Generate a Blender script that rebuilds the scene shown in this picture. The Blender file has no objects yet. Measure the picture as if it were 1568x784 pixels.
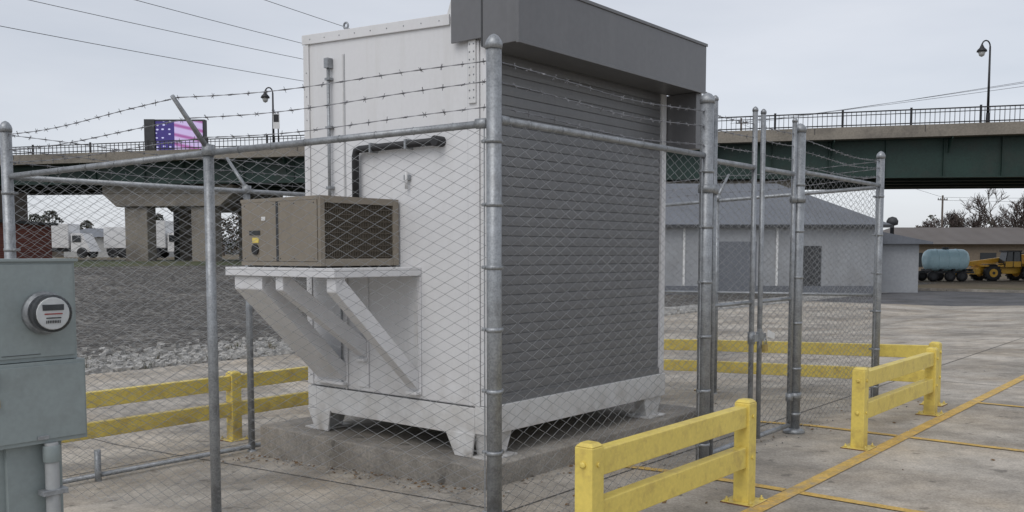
import bpy, math, random
from mathutils import Vector, Matrix
random.seed(7)
sc=bpy.context.scene
# ---------------------------------------------------------------- frame
A=Vector((.634,.773)).normalized(); Bv=Vector((-A.y,A.x)); P0=Vector((-.10,5.19))
def g(s):
    pts=[(-900,0),(0,0),(5.5,-.25),(22,-.25),(49,1.15),(900,1.5)]
    for (s0,z0),(s1,z1) in zip(pts,pts[1:]):
        if s<=s1: return z0+(z1-z0)*(s-s0)/(s1-s0)
    return 1.5
def W(t,s,z=0.):
    p=P0+A*t+Bv*s
    return Vector((p.x,p.y,z))
def LOC(p): return W(p[0],p[1],p[2])
def IDN(p): return Vector(p)
# ---------------------------------------------------------------- materials
def mat(name,col,rough=.6,metal=0.,var=.12,scale=4.,fine=60.,bump=.0,bscale=80.,dirt=None,dirt_amt=.0,dirt_scale=2.,spec=.5,grime=None,streak=False):
    m=bpy.data.materials.new(name); m.use_nodes=True
    nt=m.node_tree; N=nt.nodes; L=nt.links; bs=N['Principled BSDF']
    geo=N.new('ShaderNodeNewGeometry')
    n1=N.new('ShaderNodeTexNoise'); n1.inputs['Scale'].default_value=scale; n1.inputs['Detail'].default_value=3
    n2=N.new('ShaderNodeTexNoise'); n2.inputs['Scale'].default_value=fine; n2.inputs['Detail'].default_value=1
    L.new(geo.outputs['Position'],n1.inputs['Vector']); L.new(geo.outputs['Position'],n2.inputs['Vector'])
    ad=N.new('ShaderNodeMath'); ad.operation='ADD'; L.new(n1.outputs[0],ad.inputs[0]); L.new(n2.outputs[0],ad.inputs[1])
    mr=N.new('ShaderNodeMapRange'); mr.inputs[1].default_value=.7; mr.inputs[2].default_value=1.3
    mr.inputs[3].default_value=1-var; mr.inputs[4].default_value=1+var; L.new(ad.outputs[0],mr.inputs[0])
    mx=N.new('ShaderNodeVectorMath'); mx.operation='SCALE'; mx.inputs[0].default_value=col[:3]
    L.new(mr.outputs[0],mx.inputs['Scale']); out=mx.outputs[0]
    if dirt:
        n3=N.new('ShaderNodeTexNoise'); n3.inputs['Scale'].default_value=dirt_scale; n3.inputs['Detail'].default_value=6; n3.inputs['Roughness'].default_value=.7
        if streak:
            mp=N.new('ShaderNodeMapping'); mp.inputs['Scale'].default_value=(6,6,.5); L.new(geo.outputs['Position'],mp.inputs[0]); L.new(mp.outputs[0],n3.inputs['Vector'])
        else: L.new(geo.outputs['Position'],n3.inputs['Vector'])
        r=N.new('ShaderNodeMapRange'); r.inputs[1].default_value=.5; r.inputs[2].default_value=.72; r.inputs[4].default_value=dirt_amt
        L.new(n3.outputs[0],r.inputs[0])
        mm=N.new('ShaderNodeMix'); mm.data_type='RGBA'; L.new(r.outputs[0],mm.inputs[0]); L.new(out,mm.inputs[6]); mm.inputs[7].default_value=(*dirt,1); out=mm.outputs[2]
    if grime:
        col2,zlo,zhi,amt=grime
        se=N.new('ShaderNodeSeparateXYZ'); L.new(geo.outputs['Position'],se.inputs[0])
        r=N.new('ShaderNodeMapRange'); r.inputs[1].default_value=zhi; r.inputs[2].default_value=zlo; L.new(se.outputs[2],r.inputs[0])
        n5=N.new('ShaderNodeTexNoise'); n5.inputs['Scale'].default_value=7; n5.inputs['Detail'].default_value=6; L.new(geo.outputs['Position'],n5.inputs['Vector'])
        r5=N.new('ShaderNodeMapRange'); r5.inputs[1].default_value=.35; r5.inputs[2].default_value=.7; r5.inputs[4].default_value=amt; L.new(n5.outputs[0],r5.inputs[0])
        q=N.new('ShaderNodeMath'); q.operation='MULTIPLY'; L.new(r.outputs[0],q.inputs[0]); L.new(r5.outputs[0],q.inputs[1])
        mm=N.new('ShaderNodeMix'); mm.data_type='RGBA'; L.new(q.outputs[0],mm.inputs[0]); L.new(out,mm.inputs[6]); mm.inputs[7].default_value=(*col2,1); out=mm.outputs[2]
    L.new(out,bs.inputs['Base Color'])
    bs.inputs['Roughness'].default_value=rough; bs.inputs['Metallic'].default_value=metal
    bs.inputs['Specular IOR Level'].default_value=spec
    if bump:
        n4=N.new('ShaderNodeTexNoise'); n4.inputs['Scale'].default_value=bscale; n4.inputs['Detail'].default_value=4
        L.new(geo.outputs['Position'],n4.inputs['Vector'])
        b=N.new('ShaderNodeBump'); b.inputs['Strength'].default_value=bump; b.inputs['Distance'].default_value=.01
        L.new(n4.outputs[0],b.inputs['Height']); L.new(b.outputs[0],bs.inputs['Normal'])
    return m
def flatmat(name,col,rough=.5,metal=.3):
    m=bpy.data.materials.new(name); m.use_nodes=True; bs=m.node_tree.nodes['Principled BSDF']; N=m.node_tree.nodes; L=m.node_tree.links
    oi=N.new('ShaderNodeNewGeometry'); n=N.new('ShaderNodeTexNoise'); n.inputs['Scale'].default_value=6; n.inputs['Detail'].default_value=1; L.new(oi.outputs['Position'],n.inputs['Vector'])
    r=N.new('ShaderNodeMapRange'); r.inputs[1].default_value=.3; r.inputs[2].default_value=.7; r.inputs[3].default_value=.8; r.inputs[4].default_value=1.2; L.new(n.outputs[0],r.inputs[0])
    s=N.new('ShaderNodeVectorMath'); s.operation='SCALE'; s.inputs[0].default_value=col; L.new(r.outputs[0],s.inputs['Scale']); L.new(s.outputs[0],bs.inputs['Base Color'])
    bs.inputs['Roughness'].default_value=rough; bs.inputs['Metallic'].default_value=metal; return m
def gravel_mat(name,c1,c2,c3,scale):
    m=bpy.data.materials.new(name); m.use_nodes=True
    nt=m.node_tree; N=nt.nodes; L=nt.links; bs=N['Principled BSDF']
    geo=N.new('ShaderNodeNewGeometry')
    v=N.new('ShaderNodeTexVoronoi'); v.inputs['Scale'].default_value=scale; L.new(geo.outputs['Position'],v.inputs['Vector'])
    sep=N.new('ShaderNodeSeparateColor'); L.new(v.outputs['Color'],sep.inputs[0])
    cr=N.new('ShaderNodeValToRGB'); cr.color_ramp.elements[0].color=(*c1,1); cr.color_ramp.elements[1].color=(*c3,1)
    e=cr.color_ramp.elements.new(.6); e.color=(*c2,1)
    L.new(sep.outputs[0],cr.inputs[0])
    n=N.new('ShaderNodeTexNoise'); n.inputs['Scale'].default_value=.35; n.inputs['Detail'].default_value=8; n.inputs['Roughness'].default_value=.7; L.new(geo.outputs['Position'],n.inputs['Vector'])
    mr=N.new('ShaderNodeMapRange'); mr.inputs[1].default_value=.3; mr.inputs[2].default_value=.7; mr.inputs[3].default_value=.5; mr.inputs[4].default_value=1.5; L.new(n.outputs[0],mr.inputs[0])
    mx=N.new('ShaderNodeVectorMath'); mx.operation='SCALE'; L.new(cr.outputs[0],mx.inputs[0]); L.new(mr.outputs[0],mx.inputs['Scale'])
    L.new(mx.outputs[0],bs.inputs['Base Color']); bs.inputs['Roughness'].default_value=.9
    b=N.new('ShaderNodeBump'); b.inputs['Strength'].default_value=1; b.inputs['Distance'].default_value=.04; b.invert=True
    L.new(v.outputs['Distance'],b.inputs['Height']); L.new(b.outputs[0],bs.inputs['Normal'])
    return m
def concrete_mat(name,col,crack=True,lo=.60):
    m=bpy.data.materials.new(name); m.use_nodes=True
    nt=m.node_tree; N=nt.nodes; L=nt.links; bs=N['Principled BSDF']
    geo=N.new('ShaderNodeNewGeometry')
    def noise(sc_,det=5,rg=.6):
        n=N.new('ShaderNodeTexNoise'); n.inputs['Scale'].default_value=sc_; n.inputs['Detail'].default_value=det; n.inputs['Roughness'].default_value=rg
        L.new(geo.outputs['Position'],n.inputs['Vector']); return n
    def rng(src,a,b,c,d):
        r=N.new('ShaderNodeMapRange'); r.inputs[1].default_value=a; r.inputs[2].default_value=b; r.inputs[3].default_value=c; r.inputs[4].default_value=d; L.new(src,r.inputs[0]); return r.outputs[0]
    def mul(x,y):
        q=N.new('ShaderNodeMath'); q.operation='MULTIPLY'; L.new(x,q.inputs[0]); L.new(y,q.inputs[1]); return q.outputs[0]
    big=rng(noise(.42,7,.7).outputs[0],.38,.60,lo,1.14)
    med=rng(noise(2.3,8,.75).outputs[0],.35,.66,.68,1.16)
    fin=rng(noise(60,3,.7).outputs[0],.3,.7,.74,1.26)
    spots=rng(noise(5.5,2,.5).outputs[0],.66,.71,1,.6)
    f=mul(mul(big,med),mul(fin,spots))
    if crack:
        v=N.new('ShaderNodeTexVoronoi'); v.feature='DISTANCE_TO_EDGE'; v.inputs['Scale'].default_value=.16
        nn=noise(.9,8,.7); add=N.new('ShaderNodeVectorMath'); add.operation='MULTIPLY_ADD'; add.inputs[1].default_value=(.5,.5,0)
        L.new(nn.outputs[1],add.inputs[0]); L.new(geo.outputs['Position'],add.inputs[2]); L.new(add.outputs[0],v.inputs['Vector'])
        f=mul(f,rng(v.outputs[0],.0,.0012,.55,1))
    mx=N.new('ShaderNodeVectorMath'); mx.operation='SCALE'; mx.inputs[0].default_value=col; L.new(f,mx.inputs['Scale'])
    tn=N.new('ShaderNodeMix'); tn.data_type='RGBA'; tn.blend_type='MULTIPLY'; L.new(rng(noise(.8,5,.6).outputs[0],.45,.7,0,.6),tn.inputs[0]); L.new(mx.outputs[0],tn.inputs[6]); tn.inputs[7].default_value=(.92,.82,.68,1)
    L.new(tn.outputs[2],bs.inputs['Base Color']); bs.inputs['Roughness'].default_value=.88
    b=N.new('ShaderNodeBump'); b.inputs['Strength'].default_value=.3; b.inputs['Distance'].default_value=.006
    L.new(noise(110,2).outputs[0],b.inputs['Height']); L.new(b.outputs[0],bs.inputs['Normal'])
    return m
def corr_mat(name,col,direction,freq,rough=.5,metal=.2,amt=.4):
    m=mat(name,col,rough,metal,.10,.6,8.,dirt=(col[0]*.6,col[1]*.55,col[2]*.5),dirt_amt=.5,dirt_scale=.5)
    nt=m.node_tree; N=nt.nodes; L=nt.links; bs=N['Principled BSDF']
    geo=N.new('ShaderNodeNewGeometry'); d=N.new('ShaderNodeVectorMath'); d.operation='DOT_PRODUCT'; d.inputs[1].default_value=direction
    L.new(geo.outputs['Position'],d.inputs[0])
    q=N.new('ShaderNodeMath'); q.operation='MULTIPLY'; q.inputs[1].default_value=freq*6.283; L.new(d.outputs['Value'],q.inputs[0])
    s=N.new('ShaderNodeMath'); s.operation='SINE'; L.new(q.outputs[0],s.inputs[0])
    b=N.new('ShaderNodeBump'); b.inputs['Strength'].default_value=amt; b.inputs['Distance'].default_value=.03; L.new(s.outputs[0],b.inputs['Height']); L.new(b.outputs[0],bs.inputs['Normal'])
    return m
M={}
M['galv']=mat('galvanised_steel',(.31,.325,.34),.45,.5,.25,14,90,dirt=(.17,.17,.17),dirt_amt=.7,dirt_scale=9)
M['wire']=flatmat('galvanised_wire',(.33,.34,.35),.5,.4)
M['barb']=flatmat('barbed_wire_steel',(.19,.19,.20),.55,.4)
M['white']=mat('white_painted_steel',(.70,.70,.71),.45,0,.02,.7,30,dirt=(.58,.57,.55),dirt_amt=.45,dirt_scale=.9,streak=True,grime=((.34,.31,.27),.25,.95,.6))
M['white2']=mat('white_frame_paint',(.66,.66,.66),.5,0,.05,3,30,dirt=(.42,.39,.35),dirt_amt=.5,dirt_scale=3,grime=((.28,.25,.21),.12,.55,.85))
M['slat']=mat('grey_shutter',(.178,.181,.188),.45,.15,.06,2,30,dirt=(.23,.23,.225),dirt_amt=.4,dirt_scale=2,streak=True)
M['hood']=mat('grey_hood_paint',(.150,.150,.155),.38,.2,.05,1.5,20,dirt=(.19,.19,.19),dirt_amt=.4,dirt_scale=1.,streak=True)
M['beige']=mat('beige_paint',(.255,.222,.178),.5,.1,.07,3,40,dirt=(.17,.145,.11),dirt_amt=.4,dirt_scale=4)
M['grille']=mat('condenser_fins',(.135,.115,.090),.6,.2,.15,20,200)
M['black']=mat('black_rubber',(.02,.02,.022),.6,0,.2,6,60)
M['dark']=mat('dark_metal',(.05,.052,.055),.6,.2,.2,3,30)
M['yellow']=mat('yellow_paint',(.76,.60,.14),.45,0,.07,3,40,dirt=(.48,.34,.10),dirt_amt=.75,dirt_scale=8,grime=((.28,.20,.09),0,.2,.8))
M['rust']=mat('rust',(.16,.07,.03),.8,.1,.3,20,90)
M['yline']=mat('yellow_line_paint',(.58,.38,.10),.8,0,.25,6,60,dirt=(.33,.28,.21),dirt_amt=1.,dirt_scale=8)
M['wline']=mat('white_line_paint',(.60,.57,.50),.8,0,.2,6,60,dirt=(.33,.30,.26),dirt_amt=1.,dirt_scale=7)
M['conc']=concrete_mat('lot_concrete',(.43,.39,.335))
M['slab']=concrete_mat('pad_concrete',(.34,.315,.28),False)
M['bconc']=mat('bridge_concrete',(.24,.215,.18),.85,0,.18,.5,10,dirt=(.10,.09,.08),dirt_amt=.85,dirt_scale=.35)
M['joint']=mat('joint_filler',(.09,.085,.08),.9)
M['asph']=concrete_mat('asphalt',(.115,.115,.12),False)
M['gravel']=gravel_mat('dark_gravel',(.030,.026,.022),(.078,.070,.060),(.24,.23,.21),9)
M['gravel2']=gravel_mat('light_gravel',(.12,.115,.105),(.30,.29,.27),(.52,.51,.49),11)
M['dry']=mat('dry_grass',(.13,.10,.062),.95,0,.35,.6,12,bump=1,bscale=20,dirt=(.07,.085,.03),dirt_amt=.8,dirt_scale=.25)
M['green']=mat('grass',(.065,.080,.035),.95,0,.35,.6,12,bump=1,bscale=20,dirt=(.12,.10,.06),dirt_amt=.9,dirt_scale=.4)
M['girder']=mat('green_girder_paint',(.014,.038,.030),.6,0,.2,.7,8,dirt=(.04,.036,.03),dirt_amt=.5,dirt_scale=.6)
M['rail']=mat('bridge_rail_paint',(.02,.02,.022),.5,.1,.1)
M['meter']=mat('grey_green_enamel',(.255,.295,.295),.42,.05,.06,5,50,dirt=(.19,.21,.205),dirt_amt=.5,dirt_scale=6)
M['pvc']=mat('grey_pvc',(.34,.35,.35),.5,0,.06,5,50)
M['wall']=corr_mat('metal_siding',(.33,.34,.355),(1,.05,0),1.2,amt=.3)
M['roof']=corr_mat('metal_roof',(.15,.16,.18),(1,.05,0),.9,amt=.35)
M['roof2']=corr_mat('old_roof',(.11,.09,.075),(1,.0,0),.6)
M['tan']=mat('tan_wall',(.22,.18,.135),.8,0,.15,.5,5)
M['offw']=mat('pale_wall',(.42,.42,.41),.8,0,.12,.5,5,dirt=(.3,.29,.27),dirt_amt=.6,dirt_scale=.6)
M['trk']=mat('truck_white',(.75,.75,.75),.5,0,.05,1,5)
M['win']=mat('window_glass',(.03,.035,.04),.15,0,.1)
M['tank']=mat('pale_blue_tank',(.56,.80,.88),.4,0,.05,2,10)
M['machy']=mat('machine_yellow',(.74,.42,.04),.45,0,.1,2,10,dirt=(.3,.2,.08),dirt_amt=.5,dirt_scale=2)
M['bark']=mat('bark',(.10,.082,.068),.9,0,.25,3,20)
M['twig']=mat('twigs',(.075,.055,.048),.9,0,.25,3,20)
M['leaf']=flatmat('late_autumn_foliage',(.045,.05,.034),.9,0)
M['leaf2']=flatmat('brown_foliage',(.085,.068,.052),.9,0)
M['hill']=mat('wooded_hill',(.11,.115,.12),.95,0,.4,.05,.6)
M['stone']=mat('loose_stone',(.34,.33,.31),.9,0,.5,9,60)
M['deadleaf']=mat('dead_leaf',(.16,.10,.05),.9,0,.4,9,60)
M['brass']=mat('brass',(.55,.42,.16),.35,.8,.1)
M['tag']=mat('white_tag',(.70,.70,.69),.5,0,.05)
M['lens']=mat('lamp_glass',(.45,.45,.43),.2,0,.05)
M['red']=mat('red_paint',(.35,.04,.03),.5)
def brick_mat():
    m=bpy.data.materials.new('red_brick'); m.use_nodes=True; N=m.node_tree.nodes; L=m.node_tree.links
    geo=N.new('ShaderNodeNewGeometry'); mp=N.new('ShaderNodeMapping'); mp.inputs['Rotation'].default_value=(math.radians(90),0,0)
    br=N.new('ShaderNodeTexBrick'); br.inputs['Scale'].default_value=2.2; br.inputs['Color1'].default_value=(.15,.04,.03,1); br.inputs['Color2'].default_value=(.20,.06,.04,1); br.inputs['Mortar'].default_value=(.15,.11,.10,1)
    L.new(geo.outputs['Position'],mp.inputs[0]); L.new(mp.outputs[0],br.inputs[0]); L.new(br.outputs[0],N['Principled BSDF'].inputs['Base Color']); N['Principled BSDF'].inputs['Roughness'].default_value=.85
    return m
M['brick']=brick_mat()
def glass_mat():
    m=bpy.data.materials.new('meter_glass'); m.use_nodes=True; b=m.node_tree.nodes['Principled BSDF']
    b.inputs['Base Color'].default_value=(.9,.93,.95,1); b.inputs['Roughness'].default_value=.05; b.inputs['Transmission Weight'].default_value=1.; b.inputs['IOR'].default_value=1.3
    return m
M['glass']=glass_mat()
def flag_mat():
    m=bpy.data.materials.new('led_screen'); m.use_nodes=True; N=m.node_tree.nodes; L=m.node_tree.links; b=N['Principled BSDF']
    tc=N.new('ShaderNodeTexCoord'); se=N.new('ShaderNodeSeparateXYZ'); L.new(tc.outputs['Generated'],se.inputs[0])
    wv=N.new('ShaderNodeMath'); wv.operation='SINE'
    ml=N.new('ShaderNodeMath'); ml.operation='MULTIPLY_ADD'; ml.inputs[1].default_value=20; L.new(se.outputs[2],ml.inputs[0])
    m2=N.new('ShaderNodeMath'); m2.operation='MULTIPLY'; m2.inputs[1].default_value=7; L.new(se.outputs[0],m2.inputs[0]); L.new(m2.outputs[0],ml.inputs[2])
    L.new(ml.outputs[0],wv.inputs[0])
    st=N.new('ShaderNodeMix'); st.data_type='RGBA'; L.new(wv.outputs[0],st.inputs[0]); st.inputs[6].default_value=(.62,.50,.80,1); st.inputs[7].default_value=(.40,.12,.36,1)
    vo=N.new('ShaderNodeTexVoronoi'); vo.inputs['Scale'].default_value=7; vo.inputs['Randomness'].default_value=.3; L.new(tc.outputs['Generated'],vo.inputs['Vector'])
    lt=N.new('ShaderNodeMath'); lt.operation='LESS_THAN'; lt.inputs[1].default_value=.22; L.new(vo.outputs['Distance'],lt.inputs[0])
    bl=N.new('ShaderNodeMix'); bl.data_type='RGBA'; L.new(lt.outputs[0],bl.inputs[0]); bl.inputs[6].default_value=(.05,.035,.20,1); bl.inputs[7].default_value=(.6,.6,.9,1)
    gt=N.new('ShaderNodeMath'); gt.operation='GREATER_THAN'; gt.inputs[1].default_value=.4; L.new(se.outputs[0],gt.inputs[0])
    fx=N.new('ShaderNodeMix'); fx.data_type='RGBA'; L.new(gt.outputs[0],fx.inputs[0]); L.new(bl.outputs[2],fx.inputs[6]); L.new(st.outputs[2],fx.inputs[7])
    L.new(fx.outputs[2],b.inputs['Base Color']); L.new(fx.outputs[2],b.inputs['Emission Color']); b.inputs['Emission Strength'].default_value=.25
    return m
M['flag']=flag_mat()
# ---------------------------------------------------------------- mesh builder
class MB:
    def __init__(s,name,mats,T=IDN,parent=None):
        s.n=name; s.m=mats; s.T=T; s.v=[]; s.f=[]; s.mi=[]; s.sm=[]; s.p=parent
    def mid(s,m):
        if m not in s.m: s.m.append(m)
        return s.m.index(m)
    def poly(s,pts,m=None,T=None,smooth=False):
        T=T or s.T; b=len(s.v); s.v+= [T(p) for p in pts]; s.f.append(tuple(range(b,b+len(pts)))); s.mi.append(s.mid(m or s.m[0])); s.sm.append(smooth)
    def hexa(s,P,m=None,T=None):
        T=T or s.T; b=len(s.v); s.v+=[T(p) for p in P]; k=s.mid(m or s.m[0])
        for q in ((0,3,2,1),(4,5,6,7),(0,1,5,4),(1,2,6,5),(2,3,7,6),(3,0,4,7)):
            s.f.append(tuple(b+i for i in q)); s.mi.append(k); s.sm.append(False)
    def box(s,x0,x1,y0,y1,z0,z1,m=None,T=None):
        s.hexa([(x0,y0,z0),(x1,y0,z0),(x1,y1,z0),(x0,y1,z0),(x0,y0,z1),(x1,y0,z1),(x1,y1,z1),(x0,y1,z1)],m,T)
    def tube(s,pts,r,n=8,m=None,caps=True,T=None,r2=None):
        T=T or s.T; P=[T(p) for p in pts]; k=s.mid(m or s.m[0]); b=len(s.v)
        N=len(P); up=None
        for i,p in enumerate(P):
            d=(P[min(i+1,N-1)]-P[max(i-1,0)])
            d=d.normalized() if d.length>0 else Vector((0,0,1))
            if up is None:
                ref=Vector((0,0,1)) if abs(d.z)<.9 else Vector((1,0,0))
                up=(ref-d*ref.dot(d)).normalized()
            else:
                up=(up-d*up.dot(d)); up=up.normalized() if up.length>1e-6 else Vector((1,0,0))
            sd=d.cross(up)
            rr=r if r2 is None else r+(r2-r)*i/(N-1)
            for j in range(n):
                a=2*math.pi*j/n; s.v.append(p+up*math.cos(a)*rr+sd*math.sin(a)*rr)
        for i in range(N-1):
            for j in range(n):
                j2=(j+1)%n; s.f.append((b+i*n+j,b+i*n+j2,b+(i+1)*n+j2,b+(i+1)*n+j)); s.mi.append(k); s.sm.append(n>5)
        if caps:
            s.f.append(tuple(b+j for j in range(n))[::-1]); s.mi.append(k); s.sm.append(False)
            s.f.append(tuple(b+(N-1)*n+j for j in range(n))); s.mi.append(k); s.sm.append(False)
    def lathe(s,c,prof,n=14,m=None,ax=(0,0,1),T=None):
        T=T or s.T; c=T(c); ax=Vector(ax).normalized(); k=s.mid(m or s.m[0])
        ref=Vector((1,0,0)) if abs(ax.x)<.9 else Vector((0,1,0)); u=(ref-ax*ref.dot(ax)).normalized(); w=ax.cross(u); b=len(s.v)
        for r,h in prof:
            for j in range(n):
                a=2*math.pi*j/n; s.v.append(c+ax*h+u*math.cos(a)*r+w*math.sin(a)*r)
        for i in range(len(prof)-1):
            for j in range(n):
                j2=(j+1)%n; s.f.append((b+i*n+j,b+i*n+j2,b+(i+1)*n+j2,b+(i+1)*n+j)); s.mi.append(k); s.sm.append(True)
        s.f.append(tuple(b+j for j in range(n))[::-1]); s.mi.append(k); s.sm.append(False)
        s.f.append(tuple(b+(len(prof)-1)*n+j for j in range(n))); s.mi.append(k); s.sm.append(False)
    def done(s,bevel=0.):
        me=bpy.data.meshes.new(s.n); me.from_pydata([tuple(v) for v in s.v],[],s.f)
        for m in s.m: me.materials.append(m)
        me.polygons.foreach_set('material_index',s.mi); me.polygons.foreach_set('use_smooth',s.sm); me.update()
        o=bpy.data.objects.new(s.n,me); sc.collection.objects.link(o)
        if s.p: o.parent=s.p
        if bevel:
            bm=o.modifiers.new('bevel','BEVEL'); bm.width=bevel; bm.segments=2; bm.limit_method='ANGLE'; bm.angle_limit=math.radians(50)
        return o
def empty(name):
    o=bpy.data.objects.new(name,None); o.empty_display_size=.3; sc.collection.objects.link(o); return o
# ---------------------------------------------------------------- ground
SB=[-900,0,5.5,22,49,900]
def sheet(name,m,t0,t1,s0,s1,dz):
    b=MB(name,[m],LOC); br=[s0]+[x for x in SB if s0<x<s1]+[s1]
    for p,q in zip(br,br[1:]):
        b.poly([(t0,p,g(p)+dz),(t1,p,g(p)+dz),(t1,q,g(q)+dz),(t0,q,g(q)+dz)])
    return b.done()
sheet('ground',M['dry'],-900,900,-900,900,0)
sheet('grass_verge',M['green'],-90,150,45,62,.004)
sheet('gravel_field',M['gravel'],-90,60,13.2,45,.004)
sheet('gravel_border',M['gravel2'],-90,46,11,13.2,.008)
sheet('parking_lot',M['conc'],-60,32,-60,11,.004)
sheet('road',M['asph'],32,46,-80,11,.004)
b=MB('kerb',[M['slab']],LOC)
for p,q in ((-80,0),(0,5.5),(5.5,11)):
    b.hexa([(46,p,g(p)-.05),(46.2,p,g(p)-.05),(46.2,q,g(q)-.05),(46,q,g(q)-.05),(46,p,g(p)+.13),(46.2,p,g(p)+.13),(46.2,q,g(q)+.13),(46,q,g(q)+.13)])
b.done()
b=MB('pavement_joints',[M['joint']],LOC)
def gstrip(b,t0,t1,s0,s1,dz,m=None):
    br=[s0]+[x for x in SB if s0<x<s1]+[s1]
    for p,q in zip(br,br[1:]): b.poly([(t0,p,g(p)+dz),(t1,p,g(p)+dz),(t1,q,g(q)+dz),(t0,q,g(q)+dz)],m)
for i in range(-6,8): gstrip(b,i*4.1+1.9-1.3,i*4.1+1.915-1.3,-40,11,.0075)
for i in range(-8,3): gstrip(b,-40,32,i*3.9+1.6-1.2,i*3.9+1.615-1.2,.008)
b.done()
b=MB('parking_lines',[M['yline'],M['wline']],LOC)
gstrip(b,-1.2,31,-.91,-.80,.010,M['yline'])
for i in range(0,12):
    t=2.15+2.5*i
    gstrip(b,t,t+.085,-6.2,-.915,.011,M['yline'] if i<3 else M['wline'])
    if i<2: gstrip(b,t,t+.085,-.795,.9,.011,M['yline'])
gstrip(b,-1.2,31,-6.32,-6.21,.010,M['wline'])
for i in range(0,12):
    gstrip(b,4.65+2.5*i,4.75+2.5*i,-17,-12,.011,M['wline'])
b.done()
b=MB('loose_gravel',[M['stone']],IDN)
def stone(b,c,r,m=None):
    rot=Matrix.Rotation(random.uniform(0,6.28),3,'Z')@Matrix.Rotation(random.uniform(-.6,.6),3,'X')
    P=[]
    for z in(-1,1):
        for (x,y) in((-1,-1),(1,-1),(1,1),(-1,1)):
            P.append(Vector(c)+rot@Vector((x*r*random.uniform(.5,1),y*r*random.uniform(.5,1),z*r*random.uniform(.35,.7))))
    b.hexa(P,m)
for i in range(4200):
    s=11+abs(random.gauss(0,1.3)); t=random.uniform(-4,24); stone(b,W(t,s,g(s)+.02),random.uniform(.03,.085))
for i in range(1500):
    s=random.uniform(2.2,4.4); t=random.uniform(-4.8,-1.9); stone(b,W(t,s,g(s)+.01),random.uniform(.012,.032))
b.done()
b=MB('leaf_litter',[M['deadleaf'],M['stone']],IDN)
for i in range(1100):
    k=random.random()
    if k<.35: t,s=random.uniform(.5,4.5),random.choice((.93-abs(random.gauss(0,.10)),3.57+abs(random.gauss(0,.1))))
    elif k<.6: t,s=1.0-abs(random.gauss(0,.12)),random.uniform(.8,3.7)
    elif k<.85: t,s=random.uniform(-1,7),random.gauss(0,.18)
    else: t,s=random.uniform(-1,14),random.uniform(-5,4)
    c=W(t,s,g(s)+.012); r=random.uniform(.006,.02)
    if random.random()<.4: stone(b,c,r*.5,M['stone'])
    else:
        u=Vector((random.uniform(-1,1),random.uniform(-1,1),random.uniform(-.2,.4)))*r*1.4; v=Vector((-u.y,u.x,random.uniform(-.01,.01)))*.6; b.poly([c-u,c+v,c+u,c-v])
b.done()
# weeds at the gravel edge and lower-left corner
b=MB('weeds',[M['green'],M['dry']],IDN)
for i in range(150):
    if i<90: s=11.1+random.uniform(-.15,1.6); t=random.uniform(-3,22); h=random.uniform(.06,.22)
    else: s=random.uniform(3.4,4.4); t=random.uniform(-4.6,-1.6); h=random.uniform(.03,.09)
    c=W(t,s,g(s))
    for k in range(9):
        a=random.uniform(0,6.28); d=Vector((math.cos(a),math.sin(a),0)); w_=Vector((-d.y,d.x,0))*h*.06; q=c+d*random.uniform(0,h*.3)
        b.poly([q-w_,q+w_,q+d*h*random.uniform(.2,.7)+Vector((0,0,h*random.uniform(.6,1)))],random.choice((M['green'],M['dry'])))
b.done()
# ---------------------------------------------------------------- concrete pad
b=MB('concrete_pad',[M['slab']],LOC); b.box(.98,4.3,.93,3.6,-.35,.125); b.done(.012)
# ---------------------------------------------------------------- shelter
sh=empty('equipment_shelter')
T0,T1,S0,S1=1.19,3.765,1.087,3.147
ZB=.31
def roofz(s): return 3.40+.11*(s-S0)/(S1-S0)
b=MB('body',[M['white']],LOC,sh)
b.hexa([(T0,S0+.06,ZB+.2),(T1,S0+.06,ZB+.2),(T1,S1,ZB+.2),(T0,S1,ZB+.2),(T0,S0+.06,roofz(S0)),(T1,S0+.06,roofz(S0)),(T1,S1,roofz(S1)),(T0,S1,roofz(S1))])
b.done(.012)
b=MB('frame_trim',[M['white'],M['white2'],M['dark']],LOC,sh)
b.box(T0-.002,T0+.13,S0,S0+.058,ZB+.215,3.30); b.box(T1-.07,T1+.002,S0,S0+.058,ZB+.215,3.30)
b.box(T0-.012,T1+.012,S0-.012,S0+.11,ZB,ZB+.21,M['white2'])
b.box(T0-.012,T1+.012,S1-.1,S1+.012,ZB,ZB+.195,M['white2'])
b.box(T0-.012,T0+.1,S0+.112,S1-.102,ZB-.02,ZB+.195,M['white2'])
b.box(T1-.1,T1+.012,S0+.112,S1-.102,ZB,ZB+.195,M['white2'])
for k in range(6):
    t=T0+.3+k*.4; b.box(t,t+.08,S0+.13,S1-.12,ZB+.04,ZB+.19,M['dark'])
s0,s1=S0+.35,S1+.02
b.hexa([(T0-.018,s0,roofz(s0)-.07),(T0-.002,s0,roofz(s0)-.07),(T0-.002,s1,roofz(s1)-.07),(T0-.018,s1,roofz(s1)-.07),
        (T0-.018,s0,roofz(s0)+.012),(T0-.002,s0,roofz(s0)+.012),(T0-.002,s1,roofz(s1)+.012),(T0-.018,s1,roofz(s1)+.012)])
b.box(T0-.012,T0-.003,S1-.06,S1+.012,ZB+.21,roofz(S1)-.075)
b.box(T0-.014,T0-.003,S0+.06,S0+.17,ZB+.21,3.2)
b.box(T0-.03,T0-.015,S0+.08,S0+.15,2.75,3.22,M['white2'])
b.done(.004)
b=MB('rivets',[M['galv']],LOC,sh)
for i in range(9):
    s=S0+.45+i*.19
    b.lathe((T0-.018,s,roofz(s)-.03),[(.006,0),(.004,.004)],6,ax=(-A.x,-A.y,0))
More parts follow.
